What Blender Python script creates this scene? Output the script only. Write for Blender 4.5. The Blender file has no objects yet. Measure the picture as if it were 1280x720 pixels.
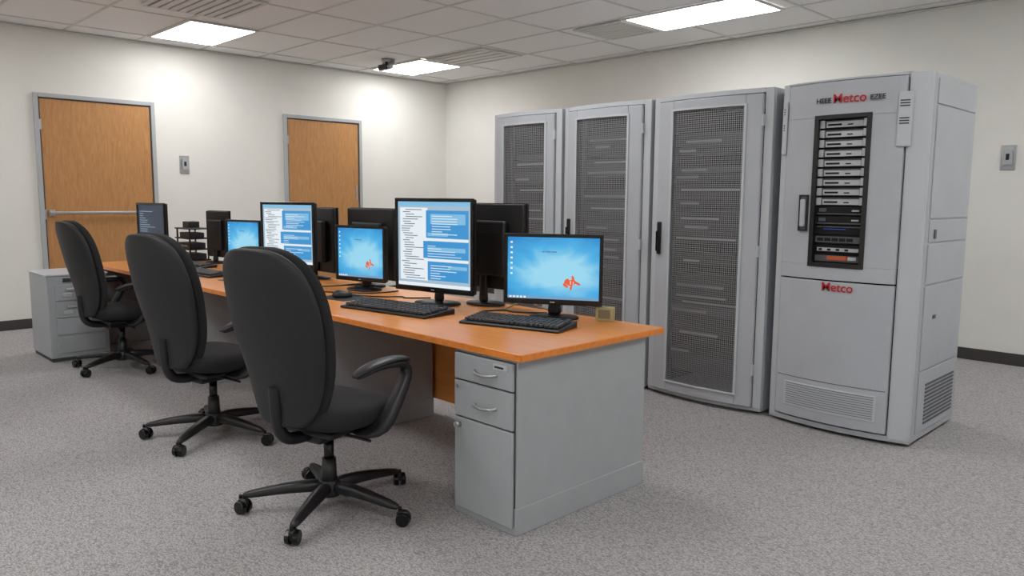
import bpy, bmesh, math, random
from mathutils import Vector, Matrix
random.seed(7)
SC=bpy.context.scene
SC.view_settings.view_transform='Standard'
COL=SC.collection
def lin(c):
    return tuple(((v/255)/12.92 if v/255<=.04045 else ((v/255+.055)/1.055)**2.4) for v in c)+(1,)
# ------------------------------------------------------------ materials
def mat(name,rgb,rough=.5,metal=0,noise=0,nscale=40,bump=0,spec=.5):
    m=bpy.data.materials.new(name);m.use_nodes=True;nt=m.node_tree;b=nt.nodes['Principled BSDF']
    b.inputs['Base Color'].default_value=lin(rgb);b.inputs['Roughness'].default_value=rough;b.inputs['Metallic'].default_value=metal
    b.inputs['Specular IOR Level'].default_value=spec
    if noise or bump:
        tc=nt.nodes.new('ShaderNodeTexCoord');n=nt.nodes.new('ShaderNodeTexNoise');n.inputs['Scale'].default_value=nscale;n.inputs['Detail'].default_value=3
        nt.links.new(tc.outputs['Object'],n.inputs['Vector'])
        if noise:
            r=nt.nodes.new('ShaderNodeValToRGB');a=lin([max(0,c*(1-noise)) for c in rgb]);z=lin([min(255,c*(1+noise)) for c in rgb])
            r.color_ramp.elements[0].position=.35;r.color_ramp.elements[1].position=.65
            r.color_ramp.elements[0].color=a;r.color_ramp.elements[1].color=z
            nt.links.new(n.outputs['Fac'],r.inputs['Fac']);nt.links.new(r.outputs['Color'],b.inputs['Base Color'])
        if bump:
            bp=nt.nodes.new('ShaderNodeBump');bp.inputs['Strength'].default_value=bump;bp.inputs['Distance'].default_value=.003
            nt.links.new(n.outputs['Fac'],bp.inputs['Height']);nt.links.new(bp.outputs['Normal'],b.inputs['Normal'])
    return m
def emit(name,rgb,s=1.0):
    m=bpy.data.materials.new(name);m.use_nodes=True;b=m.node_tree.nodes['Principled BSDF']
    b.inputs['Base Color'].default_value=(0.01,.01,.01,1);b.inputs['Roughness'].default_value=.3
    b.inputs['Emission Color'].default_value=lin(rgb);b.inputs['Emission Strength'].default_value=s
    return m
def wood(name,c1,c2,rough,axis,scale):
    m=bpy.data.materials.new(name);m.use_nodes=True;nt=m.node_tree;b=nt.nodes['Principled BSDF'];b.inputs['Roughness'].default_value=rough
    tc=nt.nodes.new('ShaderNodeTexCoord');mp=nt.nodes.new('ShaderNodeMapping');mp.inputs['Scale'].default_value=axis
    n=nt.nodes.new('ShaderNodeTexNoise');n.inputs['Scale'].default_value=scale;n.inputs['Detail'].default_value=6;n.inputs['Distortion'].default_value=1.2
    r=nt.nodes.new('ShaderNodeValToRGB');r.color_ramp.elements[0].position=.3;r.color_ramp.elements[1].position=.7
    r.color_ramp.elements[0].color=lin(c1);r.color_ramp.elements[1].color=lin(c2)
    nt.links.new(tc.outputs['Object'],mp.inputs['Vector']);nt.links.new(mp.outputs['Vector'],n.inputs['Vector'])
    nt.links.new(n.outputs['Fac'],r.inputs['Fac']);nt.links.new(r.outputs['Color'],b.inputs['Base Color'])
    return m
def carpet():
    m=bpy.data.materials.new('carpet_loop');m.use_nodes=True;nt=m.node_tree;b=nt.nodes['Principled BSDF'];b.inputs['Roughness'].default_value=.95;b.inputs['Specular IOR Level'].default_value=.1
    tc=nt.nodes.new('ShaderNodeTexCoord');mp=nt.nodes.new('ShaderNodeMapping');mp.inputs['Rotation'].default_value=(0,0,.3);mp.inputs['Scale'].default_value=(1,2.0,1)
    v=nt.nodes.new('ShaderNodeTexVoronoi');v.inputs['Scale'].default_value=75
    n=nt.nodes.new('ShaderNodeTexNoise');n.inputs['Scale'].default_value=170;n.inputs['Detail'].default_value=2
    nt.links.new(tc.outputs['Object'],mp.inputs['Vector'])
    nt.links.new(mp.outputs['Vector'],v.inputs['Vector'])
    nt.links.new(tc.outputs['Object'],n.inputs['Vector'])
    a=nt.nodes.new('ShaderNodeMath');a.operation='MULTIPLY_ADD';a.inputs[1].default_value=-.5;nt.links.new(v.outputs['Distance'],a.inputs[0]);
    nt.links.new(n.outputs['Fac'],a.inputs[2])
    r=nt.nodes.new('ShaderNodeValToRGB');r.color_ramp.elements[0].position=.05;r.color_ramp.elements[1].position=.58
    r.color_ramp.elements[0].color=lin((134,132,133));r.color_ramp.elements[1].color=lin((198,195,194))
    nt.links.new(a.outputs[0],r.inputs['Fac']);nt.links.new(r.outputs['Color'],b.inputs['Base Color'])
    bp=nt.nodes.new('ShaderNodeBump');bp.inputs['Strength'].default_value=.35;bp.inputs['Distance'].default_value=.004
    nt.links.new(a.outputs[0],bp.inputs['Height']);nt.links.new(bp.outputs['Normal'],b.inputs['Normal'])
    return m
def perf():
    m=bpy.data.materials.new('perforated_steel');m.use_nodes=True;nt=m.node_tree;b=nt.nodes['Principled BSDF'];out=nt.nodes['Material Output']
    b.inputs['Base Color'].default_value=lin((150,153,157));b.inputs['Roughness'].default_value=.45;b.inputs['Metallic'].default_value=.3
    tc=nt.nodes.new('ShaderNodeTexCoord');sx=nt.nodes.new('ShaderNodeSeparateXYZ');nt.links.new(tc.outputs['Object'],sx.inputs[0])
    def M(op,a,bv=None):
        k=nt.nodes.new('ShaderNodeMath');k.operation=op
        for i,s in enumerate((a,bv)):
            if s is None: continue
            if isinstance(s,(int,float)): k.inputs[i].default_value=s
            else: nt.links.new(s,k.inputs[i])
        return k.outputs[0]
    px=M('SUBTRACT',M('FRACT',M('MULTIPLY',sx.outputs[0],76)),.5);pz=M('SUBTRACT',M('FRACT',M('MULTIPLY',sx.outputs[2],76)),.5)
    d=M('ADD',M('MULTIPLY',px,px),M('MULTIPLY',pz,pz));h=M('LESS_THAN',d,.165)
    t=nt.nodes.new('ShaderNodeBsdfTransparent');mx=nt.nodes.new('ShaderNodeMixShader')
    nt.links.new(h,mx.inputs[0]);nt.links.new(b.outputs[0],mx.inputs[1]);nt.links.new(t.outputs[0],mx.inputs[2]);nt.links.new(mx.outputs[0],out.inputs[0])
    return m
WALL=mat('wall_paint',(233,232,226),.9,noise=.006,nscale=3,bump=.05)
CEIL=mat('ceiling_tile',(238,237,236),.95,noise=.02,nscale=90,bump=.2)
BAR=mat('tbar_white',(215,213,210),.6)
CARPET=carpet()
BASEB=mat('baseboard_vinyl',(62,58,57),.6)
FRAME=mat('door_frame_paint',(176,180,182),.5)
OAK=wood('oak_veneer',(176,124,74),(198,146,92),.45,(7,7,.9),7)
TOP=wood('orange_laminate',(222,140,68),(234,158,86),.3,(.6,5,5),5)
EDGE=mat('laminate_edge',(226,134,56),.35,noise=.04)
PED=mat('pedestal_gray',(166,170,173),.45,noise=.01,nscale=10)
PEDD=mat('pedestal_gap',(70,72,75),.6)
RACK=mat('rack_paint',(178,183,189),.38,noise=.01,nscale=6)
RACK2=mat('rack_paint_light',(190,195,200),.35)
DARK=mat('black_plastic',(24,24,26),.42)
DARK2=mat('black_gloss',(14,14,16),.2)
FAB=mat('chair_fabric',(42,42,44),.85,noise=.12,nscale=260,bump=.4,spec=.3)
SHELL=mat('chair_shell',(34,34,36),.55,noise=.05,nscale=200,bump=.2)
CPL=mat('chair_plastic',(28,28,30),.4)
STEEL=mat('brushed_steel',(190,190,192),.3,metal=.8)
SILV=mat('server_silver',(190,193,197),.35,metal=.2)
SERV=mat('server_dark',(40,42,45),.45)
SERV2=mat('server_mid',(84,87,92),.45)
BLK=mat('rack_interior',(12,12,13),.8)
KEY=mat('key_plastic',(66,66,68),.5)
RED=mat('red_logo',(190,30,35),.5)
TAN=mat('tan_plastic',(170,160,120),.6)
PERF=perf()
BLU=emit('led_blue',(60,90,200),.5);ORG=emit('label_orange',(235,110,60),.35)
PANEL=emit('light_diffuser',(252,251,251),12.5)
# ------------------------------------------------------------ helpers
def empty(name,loc=(0,0,0),rz=0):
    o=bpy.data.objects.new(name,None);COL.objects.link(o);o.location=loc;o.rotation_euler=(0,0,rz);o.empty_display_size=.1;return o
def fin(name,bm,m,par=None,smooth=False,bevel=0,sub=0,loc=None,rot=None):
    bmesh.ops.recalc_face_normals(bm,faces=bm.faces)
    me=bpy.data.meshes.new(name);bm.to_mesh(me);bm.free()
    for x in (m if isinstance(m,(list,tuple)) else [m]): me.materials.append(x)
    if smooth:
        for p in me.polygons: p.use_smooth=True
    o=bpy.data.objects.new(name,me);COL.objects.link(o)
    if par: o.parent=par
    if loc: o.location=loc
    if rot: o.rotation_euler=rot
    if bevel:
        b=o.modifiers.new('b','BEVEL');b.width=bevel;b.segments=2;b.limit_method='ANGLE';b.angle_limit=.6
    if sub:
        s=o.modifiers.new('s','SUBSURF');s.levels=sub;s.render_levels=sub
    return o
def addbox(bm,x0,x1,y0,y1,z0,z1,mi=0):
    v=[bm.verts.new(p) for p in ((x0,y0,z0),(x1,y0,z0),(x1,y1,z0),(x0,y1,z0),(x0,y0,z1),(x1,y0,z1),(x1,y1,z1),(x0,y1,z1))]
    for f in ((0,3,2,1),(4,5,6,7),(0,1,5,4),(1,2,6,5),(2,3,7,6),(3,0,4,7)):
        bm.faces.new([v[i] for i in f]).material_index=mi
def box(name,x0,x1,y0,y1,z0,z1,m,par=None,bevel=0,**k):
    bm=bmesh.new();addbox(bm,x0,x1,y0,y1,z0,z1);return fin(name,bm,m,par,bevel=bevel,**k)
def boxes(name,L,m,par=None,bevel=0,**k):
    bm=bmesh.new()
    for b in L: addbox(bm,*b)
    return fin(name,bm,m,par,bevel=bevel,**k)
def addcyl(bm,p0,p1,r0,r1=None,n=16):
    r1=r0 if r1 is None else r1;p0=Vector(p0);p1=Vector(p1);d=(p1-p0)
    q=d.to_track_quat('Z','Y').to_matrix().to_4x4()
    bmesh.ops.create_cone(bm,cap_ends=True,segments=n,radius1=r0,radius2=r1,depth=d.length,matrix=Matrix.Translation((p0+p1)/2)@q)
def cyl(name,p0,p1,r,m,par=None,r1=None,n=20,bevel=0):
    bm=bmesh.new();addcyl(bm,p0,p1,r,r1,n);o=fin(name,bm,m,par,bevel=bevel)
    for p in o.data.polygons: p.use_smooth=len(p.vertices)==4
    return o
def tube(name,pts,r,m,par=None,kind='NURBS'):
    cu=bpy.data.curves.new(name,'CURVE');cu.dimensions='3D';cu.bevel_depth=r;cu.bevel_resolution=3;cu.use_fill_caps=True;cu.resolution_u=8
    s=cu.splines.new(kind);s.points.add(len(pts)-1)
    for i,p in enumerate(pts): s.points[i].co=tuple(p[:3])+(1,)
    if kind=='NURBS': s.use_endpoint_u=True;s.order_u=3
    cu.materials.append(m);o=bpy.data.objects.new(name,cu);COL.objects.link(o)
    if par:o.parent=par
    return o
def loft(name,rings,m,par=None,sub=1,**k):
    bm=bmesh.new();R=[[bm.verts.new(p) for p in r] for r in rings];n=len(R[0])
    for a,b in zip(R,R[1:]):
        for i in range(n): bm.faces.new((a[i],a[(i+1)%n],b[(i+1)%n],b[i]))
    bm.faces.new(R[0][::-1]);bm.faces.new(R[-1])
    return fin(name,bm,m,par,smooth=True,sub=sub,**k)
def quads(name,L,y,m,par):
    bm=bmesh.new()
    for x0,x1,z0,z1 in L:
        bm.faces.new([bm.verts.new(p) for p in ((x0,y,z0),(x1,y,z0),(x1,y,z1),(x0,y,z1))])
    me=bpy.data.meshes.new(name);bm.to_mesh(me);bm.free();me.materials.append(m);o=bpy.data.objects.new(name,me);COL.objects.link(o);o.parent=par;return o
def quad(name,x0,x1,z0,z1,y,m,par): return quads(name,[(x0,x1,z0,z1)],y,m,par)
def text(name,s,size,loc,m,par,rot=(math.pi/2,0,0),ext=.001,off=0):
    cu=bpy.data.curves.new(name,'FONT');cu.body=s;cu.size=size;cu.extrude=ext;cu.offset=off;cu.align_x='CENTER';cu.align_y='CENTER';cu.materials.append(m)
    o=bpy.data.objects.new(name,cu);COL.objects.link(o);o.parent=par;o.location=loc;o.rotation_euler=rot;return o
# ------------------------------------------------------------ room
XL,XR,YF,YB,H=-8.9,2.0,-2.6,7.35,3.0
box('floor',XL-.1,XR+.1,YF-.1,YB+.1,-.1,0,CARPET)
box('ceiling',XL-.1,XR+.1,YF-.1,YB+.1,H,H+.1,CEIL)
box('wall_left',XL-.1,XL,YF,YB,0,H,WALL)
box('wall_back',XL-.1,XR+.1,YB,YB+.1,0,H,WALL)
box('wall_right',XR,XR+.1,YF,YB,0,H,WALL)
box('wall_front',XL-.1,XR+.1,YF-.1,YF,0,H,WALL)
D1=(2.03,3.19);D2=(4.73,5.86);DT=2.36
boxes('baseboard_left',[(XL,XL+.012,YF,D1[0],0,.1),(XL,XL+.012,D1[1],D2[0],0,.1),(XL,XL+.012,D2[1],YB,0,.1)],BASEB,bevel=.003)
box('baseboard_back',XL+.012,XR,YB-.012,YB,0,.1,BASEB,bevel=.003)
box('baseboard_right',XR-.012,XR,YF,YB-.012,0,.1,BASEB)
box('baseboard_front',XL+.012,XR-.012,YF,YF+.012,0,.1,BASEB)
def door(name,y0,y1,bar):
    e=empty(name,(XL,(y0+y1)/2,0));w=(y1-y0)/2;t=.042
    boxes('frame',[(0,.04,-w,-w+t,0,DT),(0,.04,w-t,w,0,DT),(0,.04,-w+t,w-t,DT-t,DT)],FRAME,e,bevel=.004)
    boxes('stop',[(0,.026,-w+t,-w+t+.012,0,DT-t),(0,.026,w-t-.012,w-t,0,DT-t),(0,.026,-w+t,w-t,DT-t-.012,DT-t)],PEDD,e)
    box('slab',0,.02,-w+t+.012,w-t-.012,.01,DT-t-.012,OAK,e,bevel=.002)
    boxes('hinges',[(.02,.03,-w+t,-w+t+.02,z,z+.1) for z in (.25,1.1,2.0)],STEEL,e)
    if bar:
        box('panic_bar',.05,.075,-w+.08,w-.1,1.15,1.18,STEEL,e,bevel=.008)
        boxes('bar_mounts',[(.02,.055,-w+.08,-w+.13,1.13,1.20),(.02,.055,w-.2,w-.1,1.11,1.22)],STEEL,e,bevel=.006)
    else:
        cyl('knob_rose',(.02,w-.12,1.05),(.03,w-.12,1.05),.035,STEEL,e)
        tube('lever',[(.03,w-.12,1.05),(.07,w-.12,1.05),(.075,w-.16,1.05),(.075,w-.25,1.05)],.009,STEEL,e)
        box('latch_plate',.02,.03,w-.1,w-.075,1.3,1.5,STEEL,e,bevel=.003)
door('door_1',*D1,True);door('door_2',*D2,False)
def plate(name,loc,rz):
    e=empty(name,loc,rz)
    box('plate',-.055,.055,-.012,0,-.1,.1,STEEL,e,bevel=.004)
    box('switch_body',-.03,.03,-.035,-.012,-.06,.06,FRAME,e,bevel=.006)
    box('indicator',-.012,.012,-.038,-.034,-.02,.03,DARK,e)
plate('thermostat',(XL,3.5,1.70),math.pi/2)
plate('thermostat',(-1.69,YB,1.71),0)
bars=[]
gy=[3.03+.69*k for k in range(-8,7)]
gx=[-8.53+1.08*k for k in range(0,10)]
for y in gy:
    if YF<y<YB: bars.append((XL,XR,y-.012,y+.012,H-.006,H))
for x in gx: bars.append((x-.012,x+.012,YF,YB,H-.0065,H))
boxes('trim_ceiling_grid',bars,BAR)
boxes('trim_ceiling_edge',[(XL,XR,YB-.025,YB,H-.02,H-.007),(XL,XL+.025,YF,YB-.025,H-.02,H-.007)],BAR)
def clight(x0,x1,y0,y1):
    e=empty('ceiling_light',((x0+x1)/2,(y0+y1)/2,H));a=(x1-x0)/2;b=(y1-y0)/2
    boxes('housing',[(-a,a,-b,-b+.03,-.02,-.007),(-a,a,b-.03,b,-.02,-.007),(-a,-a+.03,-b+.03,b-.03,-.02,-.007),(a-.03,a,-b+.03,b-.03,-.02,-.007)],BAR,e)
    box('diffuser',-a+.03,a-.03,-b+.03,b-.03,-.018,-.009,PANEL,e)
for L in [(-8.5,-7.42,3.02,3.72),(-8.55,-7.5,5.79,6.48),(-4.5,-3.25,5.8,6.48),(-4.48,-3.22,2.9,3.6),(-4.48,-3.22,.1,.8),(-8.5,-7.42,.1,.8),(-.6,.6,5.8,6.48),(-.6,.6,2.9,3.6),(-.6,.6,.1,.8),(-4.48,-3.22,-1.9,-1.2),(-.6,.6,-1.9,-1.2)]: clight(*L)
def vent(x0,x1,y0,y1,n=9):
    e=empty('ceiling_vent',((x0+x1)/2,(y0+y1)/2,H));a=(x1-x0)/2;b=(y1-y0)/2
    box('plenum',-a+.03,a-.03,-b+.03,b-.03,-.012,-.008,PEDD,e)
    boxes('frame',[(-a,a,-b,-b+.035,-.022,-.007),(-a,a,b-.035,b,-.022,-.007),(-a,-a+.035,-b+.035,b-.035,-.022,-.007),(a-.035,a,-b+.035,b-.035,-.022,-.007)],BAR,e)
    L=[]
    for i in range(n):
        y=-b+.05+(2*b-.1)*(i+.5)/n;w=(2*b-.1)/n*.38
        L.append((-a+.035,a-.035,y-w,y+w,-.022,-.013))
    boxes('louvres',L,BAR,e)
vent(-7.15,-6.3,2.5,3.25,8);vent(-5.12,-4.54,5.84,6.45,7);vent(-7.45,-6.45,5.85,6.46,4)
e=empty('security_camera',(-7.83,5.54,H-.007))
cyl('mount',(0,0,0),(0,0,-.03),.06,STEEL,e);cyl('stem',(0,0,-.03),(0,0,-.08),.015,DARK,e)
box('body',-.13,.05,-.035,.035,-.12,-.055,SERV,e,bevel=.01);cyl('lens',(.05,0,-.09),(.1,0,-.095),.028,SILV,e)
box('bracket',-.16,.1,.05,.07,-.06,0,SILV,e,bevel=.004)
# ------------------------------------------------------------ racks
def bowf(hw,b): return lambda x: -b*(1-(x/hw)**2)
def bowed(name,x0,x1,z0,z1,y,th,f,m,par,bevel=.003,n=12):
    bm=bmesh.new();n=max(2,int(n*(x1-x0)/.4));rows=[]
    for i in range(n+1):
        x=x0+(x1-x0)*i/n;yy=y+f(x)
        rows.append([bm.verts.new(p) for p in ((x,yy,z0),(x,yy,z1),(x,yy+th,z1),(x,yy+th,z0))])
    for a,b in zip(rows,rows[1:]):
        for i in range(4): bm.faces.new((a[i],a[(i+1)%4],b[(i+1)%4],b[i]))
    bm.faces.new(rows[0][::-1]);bm.faces.new(rows[-1])
    return fin(name,bm,m,par,bevel=bevel)
def servers(par,x0,x1,z0,z1,y):
    A,B,C=[],[],[];z=z0
    while z<z1-.04:
        hgt=random.choice([.044,.044,.06,.088])
        if z+hgt>z1: break
        dy=random.choice([0,.0,.015,.03])
        (A if random.random()<.6 else B).append((x0,x1,y+dy,y+dy+.4,z+.003,z+hgt-.003))
        if random.random()<.75:
            a=x0+random.random()*.1;C.append((a,min(x1-.02,a+.12+random.random()*.35),y+dy-.008,y+dy,z+hgt*.3,z+hgt*.3+.014))
        z+=hgt+random.choice([0,0,.03,.09])
    boxes('servers_dark',A,SERV,par);boxes('servers_mid',B,SERV2,par);boxes('server_bezels',C,SILV,par)
def blades(par,x0,x1,z0,z1,y):
    n=15;p=(z1-z0)/n;A,S,M_,K,B,O=[],[],[],[],[],[]
    w=x1-x0
    for i in range(n):
        a=z0+i*p;b=a+p
        A.append((x0,x1,y,y+.4,a+.002,b-.002))
        if i>=6:
            S.append((x0+.004,x0+.03,y-.016,y,a+.006,b-.006));S.append((x1-.03,x1-.004,y-.016,y,a+.006,b-.006))
            S.append((x0+.035,x1-.035,y-.006,y,a+.008,b-.014))
            K.append((x0+.045,x0+.045+w*.28,y-.009,y-.006,a+.018,b-.026));K.append((x0+.06+w*.35,x1-.09,y-.009,y-.006,a+.018,b-.030))
            M_.append((x0+.035,x1-.035,y-.010,y,b-.013,b-.008))
        elif i in (4,5):
            M_.append((x0+.01,x1-.01,y-.006,y,a+.008,a+.014));M_.append((x0+.02,x0+.06,y-.008,y,a+.022,b-.012));S.append((x1-.07,x1-.03,y-.008,y,a+.025,a+.034))
        elif i==3:
            B.append((x0+.05,x1-.1,y-.006,y-.001,a+.03,a+.034));M_.append((x0+.01,x1-.01,y-.006,y,b-.012,b-.006))
        elif i==2:
            M_.append((x0+.01,x1-.01,y-.012,y,a+.01,b-.01))
            K.extend([(x0+.02+.042*k,x0+.055+.042*k,y-.014,y-.012,a+.018,b-.018) for k in range(int((w-.04)/.042))])
        elif i==1:
            S.append((x0+.02,x1-.02,y-.010,y,a+.014,a+.034));K.extend([(x0+.03+.05*k,x0+.05+.05*k,y-.012,y-.010,a+.018,a+.03) for k in range(int((w-.06)/.05))])
        else:
            M_.append((x0+.01,x1-.01,y-.008,y,a+.01,b-.01));O.append((x0+.08,x0+.2,y-.010,y-.008,a+.02,a+.042));S.append((x1-.09,x1-.03,y-.010,y-.008,a+.02,a+.04))
    boxes('chassis',A,BLK,par);boxes('unit_faces',S,SILV,par,bevel=.001);boxes('unit_mid',M_,SERV2,par);boxes('unit_bays',K,BLK,par);boxes('blue_strip',B,BLU,par);boxes('orange_label',O,ORG,par)
def rackbody(e,hw,d,Z):
    t=.02
    boxes('carcass',[(-hw,-hw+t,0,d,.02,Z),(hw-t,hw,0,d,.02,Z),(-hw+t,hw-t,d-t,d,.02,Z),(-hw+t,hw-t,0,d-t,Z-t,Z),(-hw+t,hw-t,0,d-t,.02,.06)],RACK,e,bevel=.004)
    boxes('interior_lining',[(-hw+t,-hw+t+.04,.03,d-t,.06,Z-t),(hw-t-.04,hw-t,.03,d-t,.06,Z-t),(-hw+t+.04,hw-t-.04,d-t-.02,d-t,.06,Z-t)],BLK,e)
    boxes('feet',[(-hw+.03,-hw+.09,.05,.11,0,.02),(hw-.09,hw-.03,.05,.11,0,.02),(-hw+.03,-hw+.09,d-.11,d-.05,0,.02),(hw-.09,hw-.03,d-.11,d-.05,0,.02)],DARK,e)
def meshrack(x0,x1,mx0,mx1):
    c=(x0+x1)/2;hw=(x1-x0)/2;Z=2.03;e=empty('server_rack',(c,4.45,0));f=bowf(hw,.05)
    rackbody(e,hw,.85,Z);mx0-=c;mx1-=c
    zt,zb=1.93,.12
    y=-.03
    bowed('outer_frame_l',-hw,-hw+.05,.04,Z,y,.03,f,RACK2,e)
    bowed('outer_frame_r',hw-.05,hw,.04,Z,y,.03,f,RACK2,e)
    bowed('outer_frame_top',-hw+.05,hw-.05,Z-.03,Z,y,.03,f,RACK2,e)
    bowed('plinth',-hw,hw,.02,.04,y+.005,.03,f,RACK,e)
    g=.056
    bowed('door_stile_l',-hw+g,mx0,.045,Z-.035,y-.018,.03,f,RACK,e,bevel=.006)
    bowed('door_stile_r',mx1,hw-g,.045,Z-.035,y-.018,.03,f,RACK,e,bevel=.006)
    bowed('door_rail_top',mx0,mx1,zt,Z-.035,y-.018,.03,f,RACK,e,bevel=.006)
    bowed('door_rail_bottom',mx0,mx1,.045,zb,y-.018,.03,f,RACK,e,bevel=.006)
    bowed('trim_l',mx0-.012,mx0+.006,zb-.01,zt+.01,y-.026,.01,f,RACK2,e)
    bowed('trim_r',mx1-.006,mx1+.012,zb-.01,zt+.01,y-.026,.01,f,RACK2,e)
    bowed('trim_t',mx0,mx1,zt-.004,zt+.01,y-.026,.01,f,RACK2,e)
    bowed('trim_b',mx0,mx1,zb-.01,zb+.004,y-.026,.01,f,RACK2,e)
    bowed('perforated_door_mesh',mx0,mx1,zb,zt,y-.008,.001,f,PERF,e,bevel=0,n=14)
    yh=y-.02+f(-hw+.1)
    box('handle_plate',-hw+.075,-hw+.105,yh-.012,yh+.005,.98,1.2,DARK,e,bevel=.006)
    box('handle_lever',-hw+.082,-hw+.098,yh-.035,yh-.012,1.0,1.14,DARK2,e,bevel=.006)
    boxes('hinges',[(hw-.058,hw-.045,y-.035,y,z,z+.07) for z in (.25,1.0,1.8)],RACK2,e,bevel=.003)
    servers(e,-hw+.09,hw-.09,.15,1.88,.10)
    boxes('rails',[(-hw+.07,-hw+.09,.09,.12,.07,Z-.03),(hw-.09,hw-.07,.09,.12,.07,Z-.03)],SERV2,e)
    return e
meshrack(-4.72,-3.97,-4.56,-4.10);meshrack(-3.94,-3.15,-3.78,-3.31);meshrack(-3.12,-2.26,-2.94,-2.42)
def glassrack():
    x0,x1=-2.2,-1.38;c=(x0+x1)/2;hw=(x1-x0)/2;Z=2.03;e=empty('server_rack',(c,4.45,0));f=bowf(hw,.06);d=.74
    rackbody(e,hw,d,Z);y=-.03
    wx0,wx1,wz0,wz1=-1.965-c,-1.665-c,.985,1.82
    bowed('corner_post_l',-hw,-hw+.045,.03,Z,y,.03,f,RACK2,e,bevel=.006)
    bowed('corner_post_r',hw-.11,hw,.03,Z,y,.03,f,RACK2,e,bevel=.01)
    bowed('top_rail',-hw+.05,hw-.115,Z-.012,Z,y,.03,f,RACK2,e)
    bowed('plinth',-hw,hw,.02,.05,y+.004,.03,f,RACK,e)
    dl,dr=-hw+.05,hw-.115;yd=y-.012;th=.03
    bowed('door_top',dl,dr,wz1,Z-.016,yd,th,f,RACK,e,bevel=.004)
    bowed('door_l',dl,wx0,wz0,wz1,yd,th,f,RACK,e,bevel=0)
    bowed('door_r',wx1,dr,wz0,wz1,yd,th,f,RACK,e,bevel=0)
    bowed('door_mid',dl,dr,.90,wz0,yd,th,f,RACK,e,bevel=.004)
    bowed('door_lower',dl,dr,.06,.892,yd,th,f,RACK,e,bevel=.005)
    for n,a in (('window_trim_t',(wx0-.01,wx1+.01,wz1-.012,wz1+.012)),('window_trim_b',(wx0-.01,wx1+.01,wz0-.012,wz0+.012)),('window_trim_l',(wx0-.01,wx0+.016,wz0,wz1)),('window_trim_r',(wx1-.016,wx1+.01,wz0,wz1))):
        bowed(n,*a,yd-.006,.03,f,DARK,e,bevel=.002)
    blades(e,wx0+.012,wx1-.012,wz0+.01,wz1-.01,-.06)
    box('bay_back',-hw+.08,hw-.08,.35,.36,.9,1.95,BLK,e)
    gx0,gx1,gz0,gz1=dl+.06,dr-.05,.12,.27
    bowed('grille_panel',gx0,gx1,gz0,gz1,yd-.004,.01,f,RACK2,e)
    for k in range(10):
        z=gz0+.012+k*.0135
        bowed('slot_%d'%k,gx0+.015,gx1-.015,z,z+.004,yd-.005,.004,f,RACK,e,bevel=0)
        bowed('slot_gap_%d'%k,gx0+.015,gx1-.015,z+.005,z+.008,yd-.0045,.002,f,SERV2,e,bevel=0)
    bowed('lower_groove',dl+.01,dr-.01,.30,.304,yd-.001,.004,f,SERV2,e,bevel=0)
    text('red_logo','Metco',.072,(.01,yd+f(0)-.004,1.915),RED,e,off=.0008)
    text('logo_word_l','HEEE',.038,(-.135,yd+f(-.12)-.006,1.91),SERV,e,off=.0008)
    text('logo_word_r','EZEE',.038,(.16,yd+f(.13)-.006,1.91),SERV,e,off=.0008)
    text('red_logo_small','Metco',.07,(.0,yd+f(0)-.004,.86),RED,e,off=.0008)
    o=.045;hy=yd+f(-.22)
    box('handle_recess',-.295+o,-.245+o,hy-.008,hy+.004,1.18,1.38,SERV2,e,bevel=.01)
    box('handle',-.285+o,-.255+o,hy-.03,hy-.008,1.20,1.36,RACK,e,bevel=.008)
    boxes('handle_frame',[(-.298+o,-.288+o,hy-.012,hy,1.175,1.385),(-.252+o,-.242+o,hy-.012,hy,1.175,1.385),(-.288+o,-.252+o,hy-.012,hy,1.175,1.185),(-.288+o,-.252+o,hy-.012,hy,1.375,1.385)],DARK,e)
    for nm,xa,xb,za,zb in (('shoulder_badge_r',hw-.15,hw-.08,1.64,1.93),('shoulder_badge_l',-hw+.012,-hw+.045,1.62,1.93)):
        bowed(nm,xa,xb,za,zb,yd-.012,.02,f,RACK2,e,bevel=.008)
        for k in range(6):
            bowed(nm+'_slot_%d'%k,xa+.012,xb-.012,zb-.05-.014*k-.05*(k>2),zb-.044-.014*k-.05*(k>2),yd-.014,.004,f,SERV,e,bevel=0)
    X=hw
    boxes('side_panel',[(X,X+.006,.05,d-.02,.42,.89),(X,X+.006,.05,d-.02,.90,1.12),(X,X+.006,.05,d-.02,1.13,1.25),(X,X+.006,.05,d-.02,1.26,1.86),(X,X+.006,.05,d-.02,1.87,2.0),(X,X+.006,.05,d-.02,.06,.41)],RACK,e,bevel=.003)
    boxes('side_vent',[(X+.005,X+.009,.16,d-.08,.10+.022*k,.112+.022*k) for k in range(11)],SERV2,e)
    boxes('side_latches',[(X+.005,X+.012,.2,.24,.7,.72),(X+.005,X+.012,.12,.15,1.15,1.2)],SERV2,e)
    boxes('top_lamp',[(hw-.2,hw-.12,-.0,.05,Z,Z+.012)],RACK2,e)
glassrack()
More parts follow.
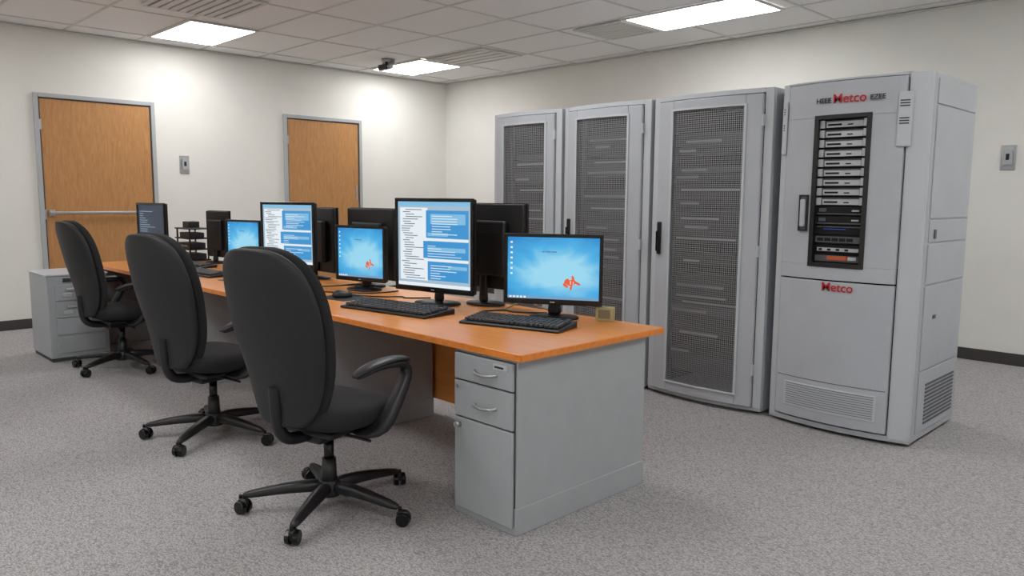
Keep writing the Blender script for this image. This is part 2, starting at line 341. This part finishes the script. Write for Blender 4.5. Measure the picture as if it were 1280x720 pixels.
# ------------------------------------------------------------ desk
d=empty('computer_desk',(0,0,0))
DX0,DX1,DY0,DY1=-7.5,-2.055,2.07,3.03
box('desktop',DX0,DX1,DY0,DY1,.722,.75,TOP,d,bevel=.004)
boxes('edge_band',[(DX0,DX1,DY0-.003,DY0,.722,.748),(DX1,DX1+.003,DY0,DY1,.722,.748)],EDGE,d)
boxes('modesty_panel',[(-7.4,-2.47,2.95,2.975,.1,.72)],TOP,d,bevel=.002)
def ped(par,x0,x1,y0,y1,z1=.72):
    box('pedestal_body',x0,x1,y0+.012,y1,.02,z1,PED,par,bevel=.004)
    box('pedestal_plinth',x0-.004,x1+.004,y0+.006,y1+.004,0,.115,PED,par,bevel=.004)
    xm0,xm1=x0+.012,x1-.012
    box('pedestal_gap',x0+.008,x1-.008,y0+.006,y0+.013,.04,z1-.01,PEDD,par)
    for i,(a,b) in enumerate(((.595,.705),(.435,.588),(.03,.428))):
        box('drawer_front_%d'%i,xm0,xm1,y0-.006,y0+.010,a,b,PED,par,bevel=.004)
        if i<2:
            xc=(x0+x1)/2+.02;z=(a+b)/2-.005
            tube('pull_%d'%i,[(xc-.065,y0-.006,z+.004),(xc-.06,y0-.026,z),(xc,y0-.032,z-.008),(xc+.06,y0-.026,z),(xc+.065,y0-.006,z+.004)],.006,STEEL,par)
    cyl('door_knob',(x0+.045,y0-.006,.40),(x0+.045,y0-.03,.40),.013,STEEL,par)
    cyl('lock',(x0+.035,y0-.006,.565),(x0+.035,y0-.012,.565),.008,STEEL,par)
    boxes('label',[(x1-.12,x1-.04,y0-.009,y0-.006,.672,.695)],RACK2,par);boxes('label_print',[(x1-.112,x1-.06,y0-.010,y0-.009,.679,.687)],SERV,par)
ped(d,-2.46,-2.085,2.07,2.93)
ped(d,-4.05,-3.67,2.09,2.92)
ped(d,-5.75,-5.37,2.09,2.92)
box('end_panel',-7.48,-7.45,2.1,3.0,0,.72,PED,d,bevel=.003)
c=empty('filing_cabinet',(-7.17,.05,0))
box('carcass',-.32,.24,1.55,1.99,.03,.70,PED,c,bevel=.006)
box('top_cap',-.33,.25,1.54,2.0,.70,.715,RACK2,c,bevel=.006)
box('plinth',-.31,.23,1.56,1.98,0,.03,PEDD,c)
boxes('drawer_faces',[(.24,.252,1.6,1.96,z,z+.13) for z in (.07,.22,.36,.50)],PED,c,bevel=.005)
boxes('drawer_pulls',[(.252,.27,1.68,1.88,z+.08,z+.1) for z in (.36,.50)]+[(.252,.262,1.65,1.72,z+.03,z+.06) for z in (.36,.50)],SILV,c,bevel=.003)
boxes('drawer_labels',[(.252,.256,1.76,1.86,z+.03,z+.06) for z in (.36,.50)],SERV2,c)
boxes('slots',[(.24,.256,1.66,1.92,.655,.662),(.24,.256,1.66,1.92,.672,.679)],SERV,c)
# ------------------------------------------------------------ monitors
UIW=emit('ui_white',(228,236,242),1.0);UIG=emit('ui_gray',(165,190,208),.95);UIT=emit('ui_text',(95,110,125),.9)
UIB=emit('ui_blue',(60,150,212),.95);UIL=emit('ui_lightblue',(130,190,228),.95);FISH=emit('fish_orange',(235,95,50),.95);UID=emit('ui_dark',(40,54,75),.8);TASK=emit('taskbar',(120,165,205),.9)
def wallpaper():
    m=bpy.data.materials.new('wallpaper_screen');m.use_nodes=True;nt=m.node_tree;b=nt.nodes['Principled BSDF'];b.inputs['Base Color'].default_value=(.01,.01,.01,1);b.inputs['Roughness'].default_value=.3
    tc=nt.nodes.new('ShaderNodeTexCoord');mp=nt.nodes.new('ShaderNodeMapping');mp.inputs['Location'].default_value=(-.72,0,-.60);mp.vector_type='POINT'
    g=nt.nodes.new('ShaderNodeTexGradient');g.gradient_type='SPHERICAL';mp.inputs['Scale'].default_value=(1.2,0,1.4)
    nt.links.new(tc.outputs['Generated'],mp.inputs['Vector'])
    nz=nt.nodes.new('ShaderNodeTexNoise');nz.inputs['Scale'].default_value=2.2;nz.inputs['Detail'].default_value=4;nz.inputs['Distortion'].default_value=1.5
    nt.links.new(tc.outputs['Generated'],nz.inputs['Vector']);nt.links.new(mp.outputs['Vector'],g.inputs['Vector'])
    a=nt.nodes.new('ShaderNodeMath');a.operation='MULTIPLY_ADD';a.inputs[1].default_value=.6;nt.links.new(nz.outputs['Fac'],a.inputs[0]);nt.links.new(g.outputs['Fac'],a.inputs[2])
    r=nt.nodes.new('ShaderNodeValToRGB');r.color_ramp.elements[0].position=.25;r.color_ramp.elements[0].color=lin((28,128,198));r.color_ramp.elements[1].position=1.0;r.color_ramp.elements[1].color=lin((150,212,236))
    k=r.color_ramp.elements.new(.7);k.color=lin((72,174,226))
    nt.links.new(a.outputs[0],r.inputs['Fac']);nt.links.new(r.outputs['Color'],b.inputs['Emission Color']);b.inputs['Emission Strength'].default_value=1.0
    return m
WP=wallpaper()
def monitor(x,y,zb,w,h,ang,kind):
    e=empty('computer_monitor',(x,y,.75),math.radians(ang));z0=zb-.75;z1=z0+h;hw=w/2;bz=.018 if h<.4 else .02
    box('back_shell',-hw+.004,hw-.004,.0,.03,z0+.004,z1-.004,DARK,e,bevel=.008)
    box('back_bulge',-hw*.62,hw*.62,.03,.065,z0+h*.16,z0+h*.80,DARK,e,bevel=.012)
    boxes('vents',[(-hw*.5,hw*.5,.064,.067,z0+h*.66+.012*k,z0+h*.66+.006+.012*k) for k in range(4)],SERV,e)
    boxes('bezel',[(-hw,hw,-.012,.002,z1-bz,z1),(-hw,hw,-.012,.002,z0,z0+bz*1.5),(-hw,-hw+bz,-.012,.002,z0+bz*1.5,z1-bz),(hw-bz,hw,-.012,.002,z0+bz*1.5,z1-bz)],DARK2,e,bevel=.003)
    loft('stand_neck',[[(.035*math.cos(a)*s,.045+dy+.018*math.sin(a)*s,z) for a in [k*math.pi/4 for k in range(8)]] for z,s,dy in ((.012,1.3,0),(.05,1,0),(z0+.03,.9,0),(z0+h*.35,.9,0))],DARK,e,sub=1)
    n=24;rr=.13 if (h<.4 or kind=='off') else .15
    loft('stand_base',[[(rr*s*math.cos(2*math.pi*k/n),.03+rr*.72*s*math.sin(2*math.pi*k/n),z) for k in range(n)] for z,s in ((0.0005,.97),(.006,1),(.012,.96),(.018,.5))],DARK,e,sub=0)
    sx0,sx1,sz0,sz1=-hw+bz,hw-bz,z0+bz*1.5,z1-bz;sw=sx1-sx0;sh=sz1-sz0
    def Q(nm,L,yy,m): quads(nm,[(sx0+a*sw,sx0+b*sw,sz0+c_*sh,sz0+d_*sh) for a,b,c_,d_ in L],yy,m,e)
    if kind!='off': quads('bezel_badge',[(-.012,.012,z0+bz*.6,z0+bz*.85)],-.0125,SILV,e)
    if kind=='fish':
        quad('screen',sx0,sx1,sz0,sz1,-.004,WP,e)
        Q('taskbar',[(0,1,0,.045)],-.0045,TASK);Q('task_icons',[(.02+.04*k,.045+.04*k,.008,.038) for k in range(5)],-.005,UIW)
        Q('icons',[(.03,.055,.9-.085*k,.93-.085*k) for k in range(7)],-.005,UIW)
        Q('banner_text',[(.38,.41,.76,.775),(.42,.47,.76,.775),(.48,.54,.76,.775)],-.005,UIT)
        bm=bmesh.new()
        def blob(cx,cz,rx,rz,rot,k=12):
            vs=[]
            for i in range(k):
                t=2*math.pi*i/k;px=rx*math.cos(t);pz=rz*math.sin(t)
                vs.append(bm.verts.new((sx0+sw*cx+px*math.cos(rot)-pz*math.sin(rot),-.0052,sz0+sh*cz+px*math.sin(rot)+pz*math.cos(rot))))
            bm.faces.new(vs)
        u=sw
        blob(.70,.28,.055*u,.032*u,.2);blob(.65,.30,.035*u,.02*u,.9);blob(.64,.23,.035*u,.015*u,-.6);blob(.72,.35,.03*u,.014*u,1.9);blob(.77,.27,.035*u,.013*u,-.5);blob(.70,.20,.03*u,.012*u,1.4)
        fin('fish_shape',bm,FISH,e)
        Q('fish_stripe',[(.69,.697,.25,.31),(.72,.726,.25,.30)],-.0056,UIW)
        Q('wave_streaks',[(.55,.60,.12,.128),(.62,.68,.10,.108),(.8,.86,.15,.157)],-.005,UIL)
    elif kind=='code':
        quad('screen',sx0,sx1,sz0,sz1,-.004,UIG,e)
        Q('title',[(0,1,.95,1)],-.0045,UIL);Q('taskbar',[(0,1,0,.04)],-.0045,UIW)
        Q('doc',[(.03,.42,.07,.93)],-.0045,UIW)
        Q('windows',[(.40,.97,.58,.90),(.36,.97,.34,.54),(.42,.97,.08,.30)],-.0048,UIB)
        Q('window_panes',[(.46,.93,.74,.86),(.42,.93,.42,.47),(.70,.95,.22,.26),(.42,.70,.60,.64)],-.0051,UIL)
        Q('window_bands',[(.36,.97,.545,.575),(.38,.97,.305,.335)],-.0051,UIW)
        L=[]
        for k in range(30):
            z=.09+.028*k;a=.05+.02*random.randint(0,3)
            L.append((a,a+.1+.18*random.random(),z,z+.009))
        Q('text_lines',L,-.0054,UIT)
        Q('text_lines_light',[(.48,.48+.1+.3*random.random(),.62+.03*k,.628+.03*k) for k in range(8)]+[(.42,.42+.1+.4*random.random(),.36+.03*k,.367+.03*k) for k in range(5)]+[(.46,.46+.1+.3*random.random(),.10+.03*k,.108+.03*k) for k in range(6)],-.0054,UIW)
    elif kind=='dark':
        quad('screen',sx0,sx1,sz0,sz1,-.004,UID,e)
        Q('text_lines',[(.06,.06+.1+.5*random.random(),.1+.05*k,.11+.05*k) for k in range(16)],-.0045,UIG)
    else:
        quad('screen',sx0,sx1,sz0,sz1,-.004,DARK2,e)
    return e
monitor(-2.58,2.82,.824,.505,.355,30,'fish')
monitor(-3.38,2.70,.82,.58,.53,10,'code')
monitor(-4.21,2.76,.81,.43,.36,13,'fish')
monitor(-5.01,2.68,.848,.53,.465,15,'code')
monitor(-5.97,2.80,.81,.43,.35,12,'fish')
monitor(-7.15,2.50,.84,.50,.445,7,'dark')
monitor(-3.20,2.96,.84,.60,.485,180,'off')
monitor(-4.37,2.965,.80,.52,.48,182,'off')
monitor(-5.05,2.955,.80,.5,.475,180,'off')
monitor(-6.78,2.955,.80,.36,.42,186,'off')
# ------------------------------------------------------------ keyboards etc
def keyboard(x,y,ang,L=.48,W=.18,z=.75):
    e=empty('computer_keyboard',(x,y,z),math.radians(ang))
    bm=bmesh.new();pr=[(-W/2,0),(-W/2,.012),(W/2,.03),(W/2,0)]
    a=[bm.verts.new((-L/2,p,q)) for p,q in pr];b=[bm.verts.new((L/2,p,q)) for p,q in pr]
    for i in range(4): bm.faces.new((a[i],a[(i+1)%4],b[(i+1)%4],b[i]))
    bm.faces.new(a[::-1]);bm.faces.new(b);fin('case',bm,DARK,e,bevel=.004)
    bm=bmesh.new();nx=20;px=(L-.03)/nx
    for r in range(6):
        yy=-W/2+.035+r*(W-.05)/6*1.02;zz=.018+(yy+W/2)/W*.016
        k=0
        while k<nx:
            s=1
            if r==0 and 4<=k<10: s=6
            x0=-L/2+.015+k*px
            if k not in (14,18) or r<5: addbox(bm,x0+.003,x0+px*s-.003,yy-.0088,yy+.0088,zz-.003,zz+.009)
            k+=s
    fin('keys',bm,KEY,e,bevel=.0015)
    return e
keyboard(-2.56,2.55,15.5,.54,.20);keyboard(-3.33,2.40,8,.64,.23);keyboard(-4.75,2.40,6,.46,.17);keyboard(-6.55,2.62,6,.46,.17);keyboard(-5.8,2.4,4,.46,.17)
def mouse(x,y,ang):
    e=empty('computer_mouse',(x,y,.7535),math.radians(ang));n=12
    loft('shell',[[(.038*s*math.cos(2*math.pi*k/n)*(1-.12*math.sin(2*math.pi*k/n)),.066*s*math.sin(2*math.pi*k/n),z-.006*math.sin(2*math.pi*k/n)*(z>.01)) for k in range(n)] for z,s in ((0,.9),(.008,1),(.022,.95),(.035,.72),(.04,.35))],DARK,e,sub=1)
    cyl('wheel',(-.004,.04,.03),(.004,.04,.03),.008,SERV2,e)
def mpad(x,y,ang,w=.26,h=.2):
    e=empty('mouse_pad',(x,y,.75),math.radians(ang));box('mat',-w/2,w/2,-h/2,h/2,0,.0035,SERV,e,bevel=.001)
mpad(-3.97,2.47,8);mouse(-3.97,2.47,-30);mpad(-5.3,2.42,5,.2,.18);mouse(-5.3,2.42,10)
e=empty('desk_speaker',(-2.365,2.975,.75),math.radians(25));box('case',-.045,.045,-.026,.026,0,.07,TAN,e,bevel=.006);box('grille',-.03,.03,-.029,-.026,.015,.058,mat('tan_dark',(120,112,85),.8),e,bevel=.002)
e=empty('desk_cables',(0,0,.754))
tube('cable_1',[(-2.72,2.93,0),(-2.85,2.8,.0),(-2.95,2.85,.0),(-3.0,2.7,0),(-2.9,2.63,.0),(-2.87,2.6,.0)],.0045,DARK,e)
tube('cable_2',[(-3.6,2.85,0),(-3.7,2.7,.0),(-3.75,2.78,.0),(-3.85,2.62,0),(-3.97,2.53,.01)],.0045,DARK,e)
tube('cable_3',[(-4.5,2.9,0),(-4.5,2.62,.0),(-4.7,2.7,.0),(-4.75,2.5,0)],.0045,DARK,e)
tube('cable_4',[(-2.72,2.99,.0),(-2.78,2.94,.02),(-2.84,2.9,.06),(-2.9,2.86,.03),(-2.96,2.84,.0)],.0045,TAN,e)
tube('cable_5',[(-4.0,2.9,0),(-3.98,2.72,.0),(-4.12,2.62,.0),(-4.22,2.55,0),(-4.35,2.5,.0),(-4.5,2.44,.0)],.0045,DARK,e)
e=empty('equipment_stand',(-7.25,2.9,.75))
boxes('shelves',[(-.17,.17,-.1,.1,z,z+.012) for z in (.0,.1,.2,.29)],DARK,e,bevel=.003)
boxes('posts',[(x,x+.012,y,y+.012,0,.29) for x in (-.15,.138) for y in (-.09,.078)],DARK,e)
boxes('devices',[(-.14,.14,-.08,.07,.012,.065),(-.15,.15,-.09,.06,.112,.165),(-.1,.15,-.08,.05,.212,.26),(-.1,.05,-.05,.05,.302,.36)],SERV,e,bevel=.004)
boxes('ports',[(-.1+.03*k,-.085+.03*k,-.094,-.089,.13,.145) for k in range(7)],SILV,e)
# ------------------------------------------------------------ chairs
def sring(cx,cy,z,a,b,n=20,p=2.6,bend=0,tz=0):
    r=[]
    for k in range(n):
        t=2*math.pi*k/n;c=math.cos(t);s=math.sin(t)
        x=a*abs(c)**(2/p)*(1 if c>=0 else -1);y=b*abs(s)**(2/p)*(1 if s>=0 else -1)
        r.append((cx+x,cy+y+bend*(x/.26)**2,z+tz*y))
    return r
def chair(x,y,rot,base):
    e=empty('office_chair',(x,y,0),math.radians(rot));rb=math.radians(base-rot)
    def backrings(dy,thk,sc):
        R=[]
        for z,w in ((.43,.09),(.445,.135),(.48,.168),(.55,.2),(.65,.23),(.76,.255),(.86,.268),(.95,.266),(1.03,.25),(1.09,.222),(1.13,.182),(1.155,.13),(1.165,.07)):
            t=(z-.43)/.73
            cy=-.235+.02*math.sin(math.pi*min(1,t*2))-.13*t**1.3
            ed=1 if .5<z<1.1 else .75
            R.append(sring(0,cy+dy,z,w*sc,thk*ed,bend=.05,p=2.6))
        return R
    loft('backrest_cushion',backrings(.024,.042,1),FAB,e,sub=1)
    loft('backrest_shell',[[(p[0],p[1],(p[2]-.79)*.985+.79) for p in r] for r in backrings(-.022,.034,.98)],SHELL,e,sub=1)
    R=[]
    for z,s in ((.395,.80),(.405,.9),(.43,.985),(.465,1),(.488,.96),(.502,.82),(.505,.55)):
        r=[]
        for q in sring(0,.02,z,.26*s,.255*s,n=24,p=3.6):
            yy=q[1];zz=z-(.03*max(0,(yy-.12)/.14)**2)+ .012*max(0,(-yy)/.2)
            r.append((q[0],yy,zz))
        R.append(r)
    loft('seat_cushion',R,FAB,e,sub=1)
    box('seat_pan',-.17,.17,-.16,.18,.375,.40,CPL,e,bevel=.01)
    box('tilt_mechanism',-.07,.07,-.12,.10,.325,.38,CPL,e,bevel=.015)
    tube('back_bar',[(0,-.08,.365),(0,-.18,.36),(0,-.26,.39),(0,-.285,.48),(0,-.285,.60)],.026,CPL,e)
    tube('tilt_lever',[(.05,-.02,.355),(.15,-.0,.35),(.24,.0,.345)],.007,CPL,e)
    cyl('gas_cylinder',(0,0,.19),(0,0,.33),.022,DARK2,e);cyl('column_cover',(0,0,.09),(0,0,.23),.036,CPL,e,r1=.030);cyl('hub',(0,0,.065),(0,0,.135),.055,CPL,e,r1=.045,bevel=.005)
    for k in range(5):
        a=rb+k*2*math.pi/5;ca,sa=math.cos(a),math.sin(a)
        def P(r,s,z): return (r*ca-s*sa,r*sa+s*ca,z)
        R=[]
        for r,w,zc,hh in ((.02,.035,.108,.028),(.12,.032,.108,.025),(.22,.028,.098,.021),(.31,.023,.085,.017),(.375,.018,.076,.012)):
            R.append([P(r,s*w,zc+t*hh) for s,t in ((-1,-.8),(-.5,-1),(.5,-1),(1,-.8),(.9,.5),(.5,1),(-.5,1),(-.9,.5))])
        loft('leg_%d'%(k+1),R,CPL,e,sub=1)
        r=.375;th=.7*k+.4
        bm=bmesh.new();cx,cy,_=P(r,0,0);off=Vector((math.cos(th+a),math.sin(th+a),0));sd=Vector((-off.y,off.x,0))
        c0=Vector((cx,cy,0))+off*.014;c0.z=.031
        for s in (-1,1): addcyl(bm,c0+sd*(s*.007),c0+sd*(s*.027),.031,.028,18)
        addcyl(bm,c0-sd*.02,c0+sd*.02,.009,.009,8);addcyl(bm,(cx,cy,.03),(cx,cy,.08),.008,.008,10)
        fin('caster_%d'%(k+1),bm,DARK2,e,bevel=.002)
        loft('caster_hood_%d'%(k+1),[[tuple(c0+off*(.028*s*math.cos(t))+sd*(.016*s*math.sin(t))+Vector((0,0,zz))) for t in [j*math.pi/5 for j in range(10)]] for zz,s in ((.0,1),(.024,1),(.035,.7))],CPL,e,sub=0)
    for s in (-1,1):
        def ribbon(name,pts,m):
            R=[]
            for i,(px,py,pz,hw_,ht) in enumerate(pts):
                a=Vector(pts[max(0,i-1)][:3]);b=Vector(pts[min(len(pts)-1,i+1)][:3]);t=(b-a).normalized();u=Vector((1,0,0));u=(u-t*u.dot(t)).normalized();v=t.cross(u)
                R.append([tuple(Vector((px,py,pz))+u*(hw_*math.cos(q))+v*(ht*math.sin(q))) for q in [j*math.pi/4+.39 for j in range(8)]])
            R=[[(p[0]*s,p[1],p[2]) for p in r] for r in R]
            loft(name,R,m,e,sub=1)
        ribbon('armrest_loop',[(.14,.0,.385,.055,.012),(.24,.01,.385,.058,.018),(.29,.03,.41,.05,.027),(.305,.06,.47,.042,.032),(.31,.11,.54,.036,.031),(.312,.15,.60,.032,.027),(.312,.155,.64,.032,.025),(.31,.12,.667,.032,.022),(.305,.03,.675,.03,.019),(.30,-.06,.667,.028,.016),(.295,-.14,.642,.02,.012)],CPL)
        ribbon('armrest_pad',[(.31,.17,.665,.018,.008),(.31,.14,.686,.040,.014),(.307,.04,.692,.043,.016),(.302,-.06,.684,.04,.015),(.298,-.13,.663,.032,.011),(.296,-.155,.65,.012,.005)],DARK)
    return e
chair(-2.85,1.69,14,18);chair(-4.20,1.76,12,20);chair(-6.38,1.97,4,10)
# ------------------------------------------------------------ camera
f,pi_,ya,ro=956.5,.1184,.7946,.0073
F=Vector((-math.sin(ya)*math.cos(pi_),math.cos(ya)*math.cos(pi_),-math.sin(pi_)));R=Vector((math.cos(ya),math.sin(ya),0));U=R.cross(F)
R2=R*math.cos(ro)+U*math.sin(ro);U2=-R*math.sin(ro)+U*math.cos(ro)
cam=bpy.data.cameras.new('camera');cam.sensor_width=36;cam.lens=f/1280*36;cam.clip_start=.05
co=bpy.data.objects.new('camera',cam);COL.objects.link(co)
M=Matrix((R2,U2,-F)).transposed().to_4x4();M.translation=Vector((0,0,1.36));co.matrix_world=M
SC.camera=co
w=bpy.data.worlds.new('world');SC.world=w;w.use_nodes=True;w.node_tree.nodes['Background'].inputs[0].default_value=(1,1,1,1);w.node_tree.nodes['Background'].inputs[1].default_value=.3
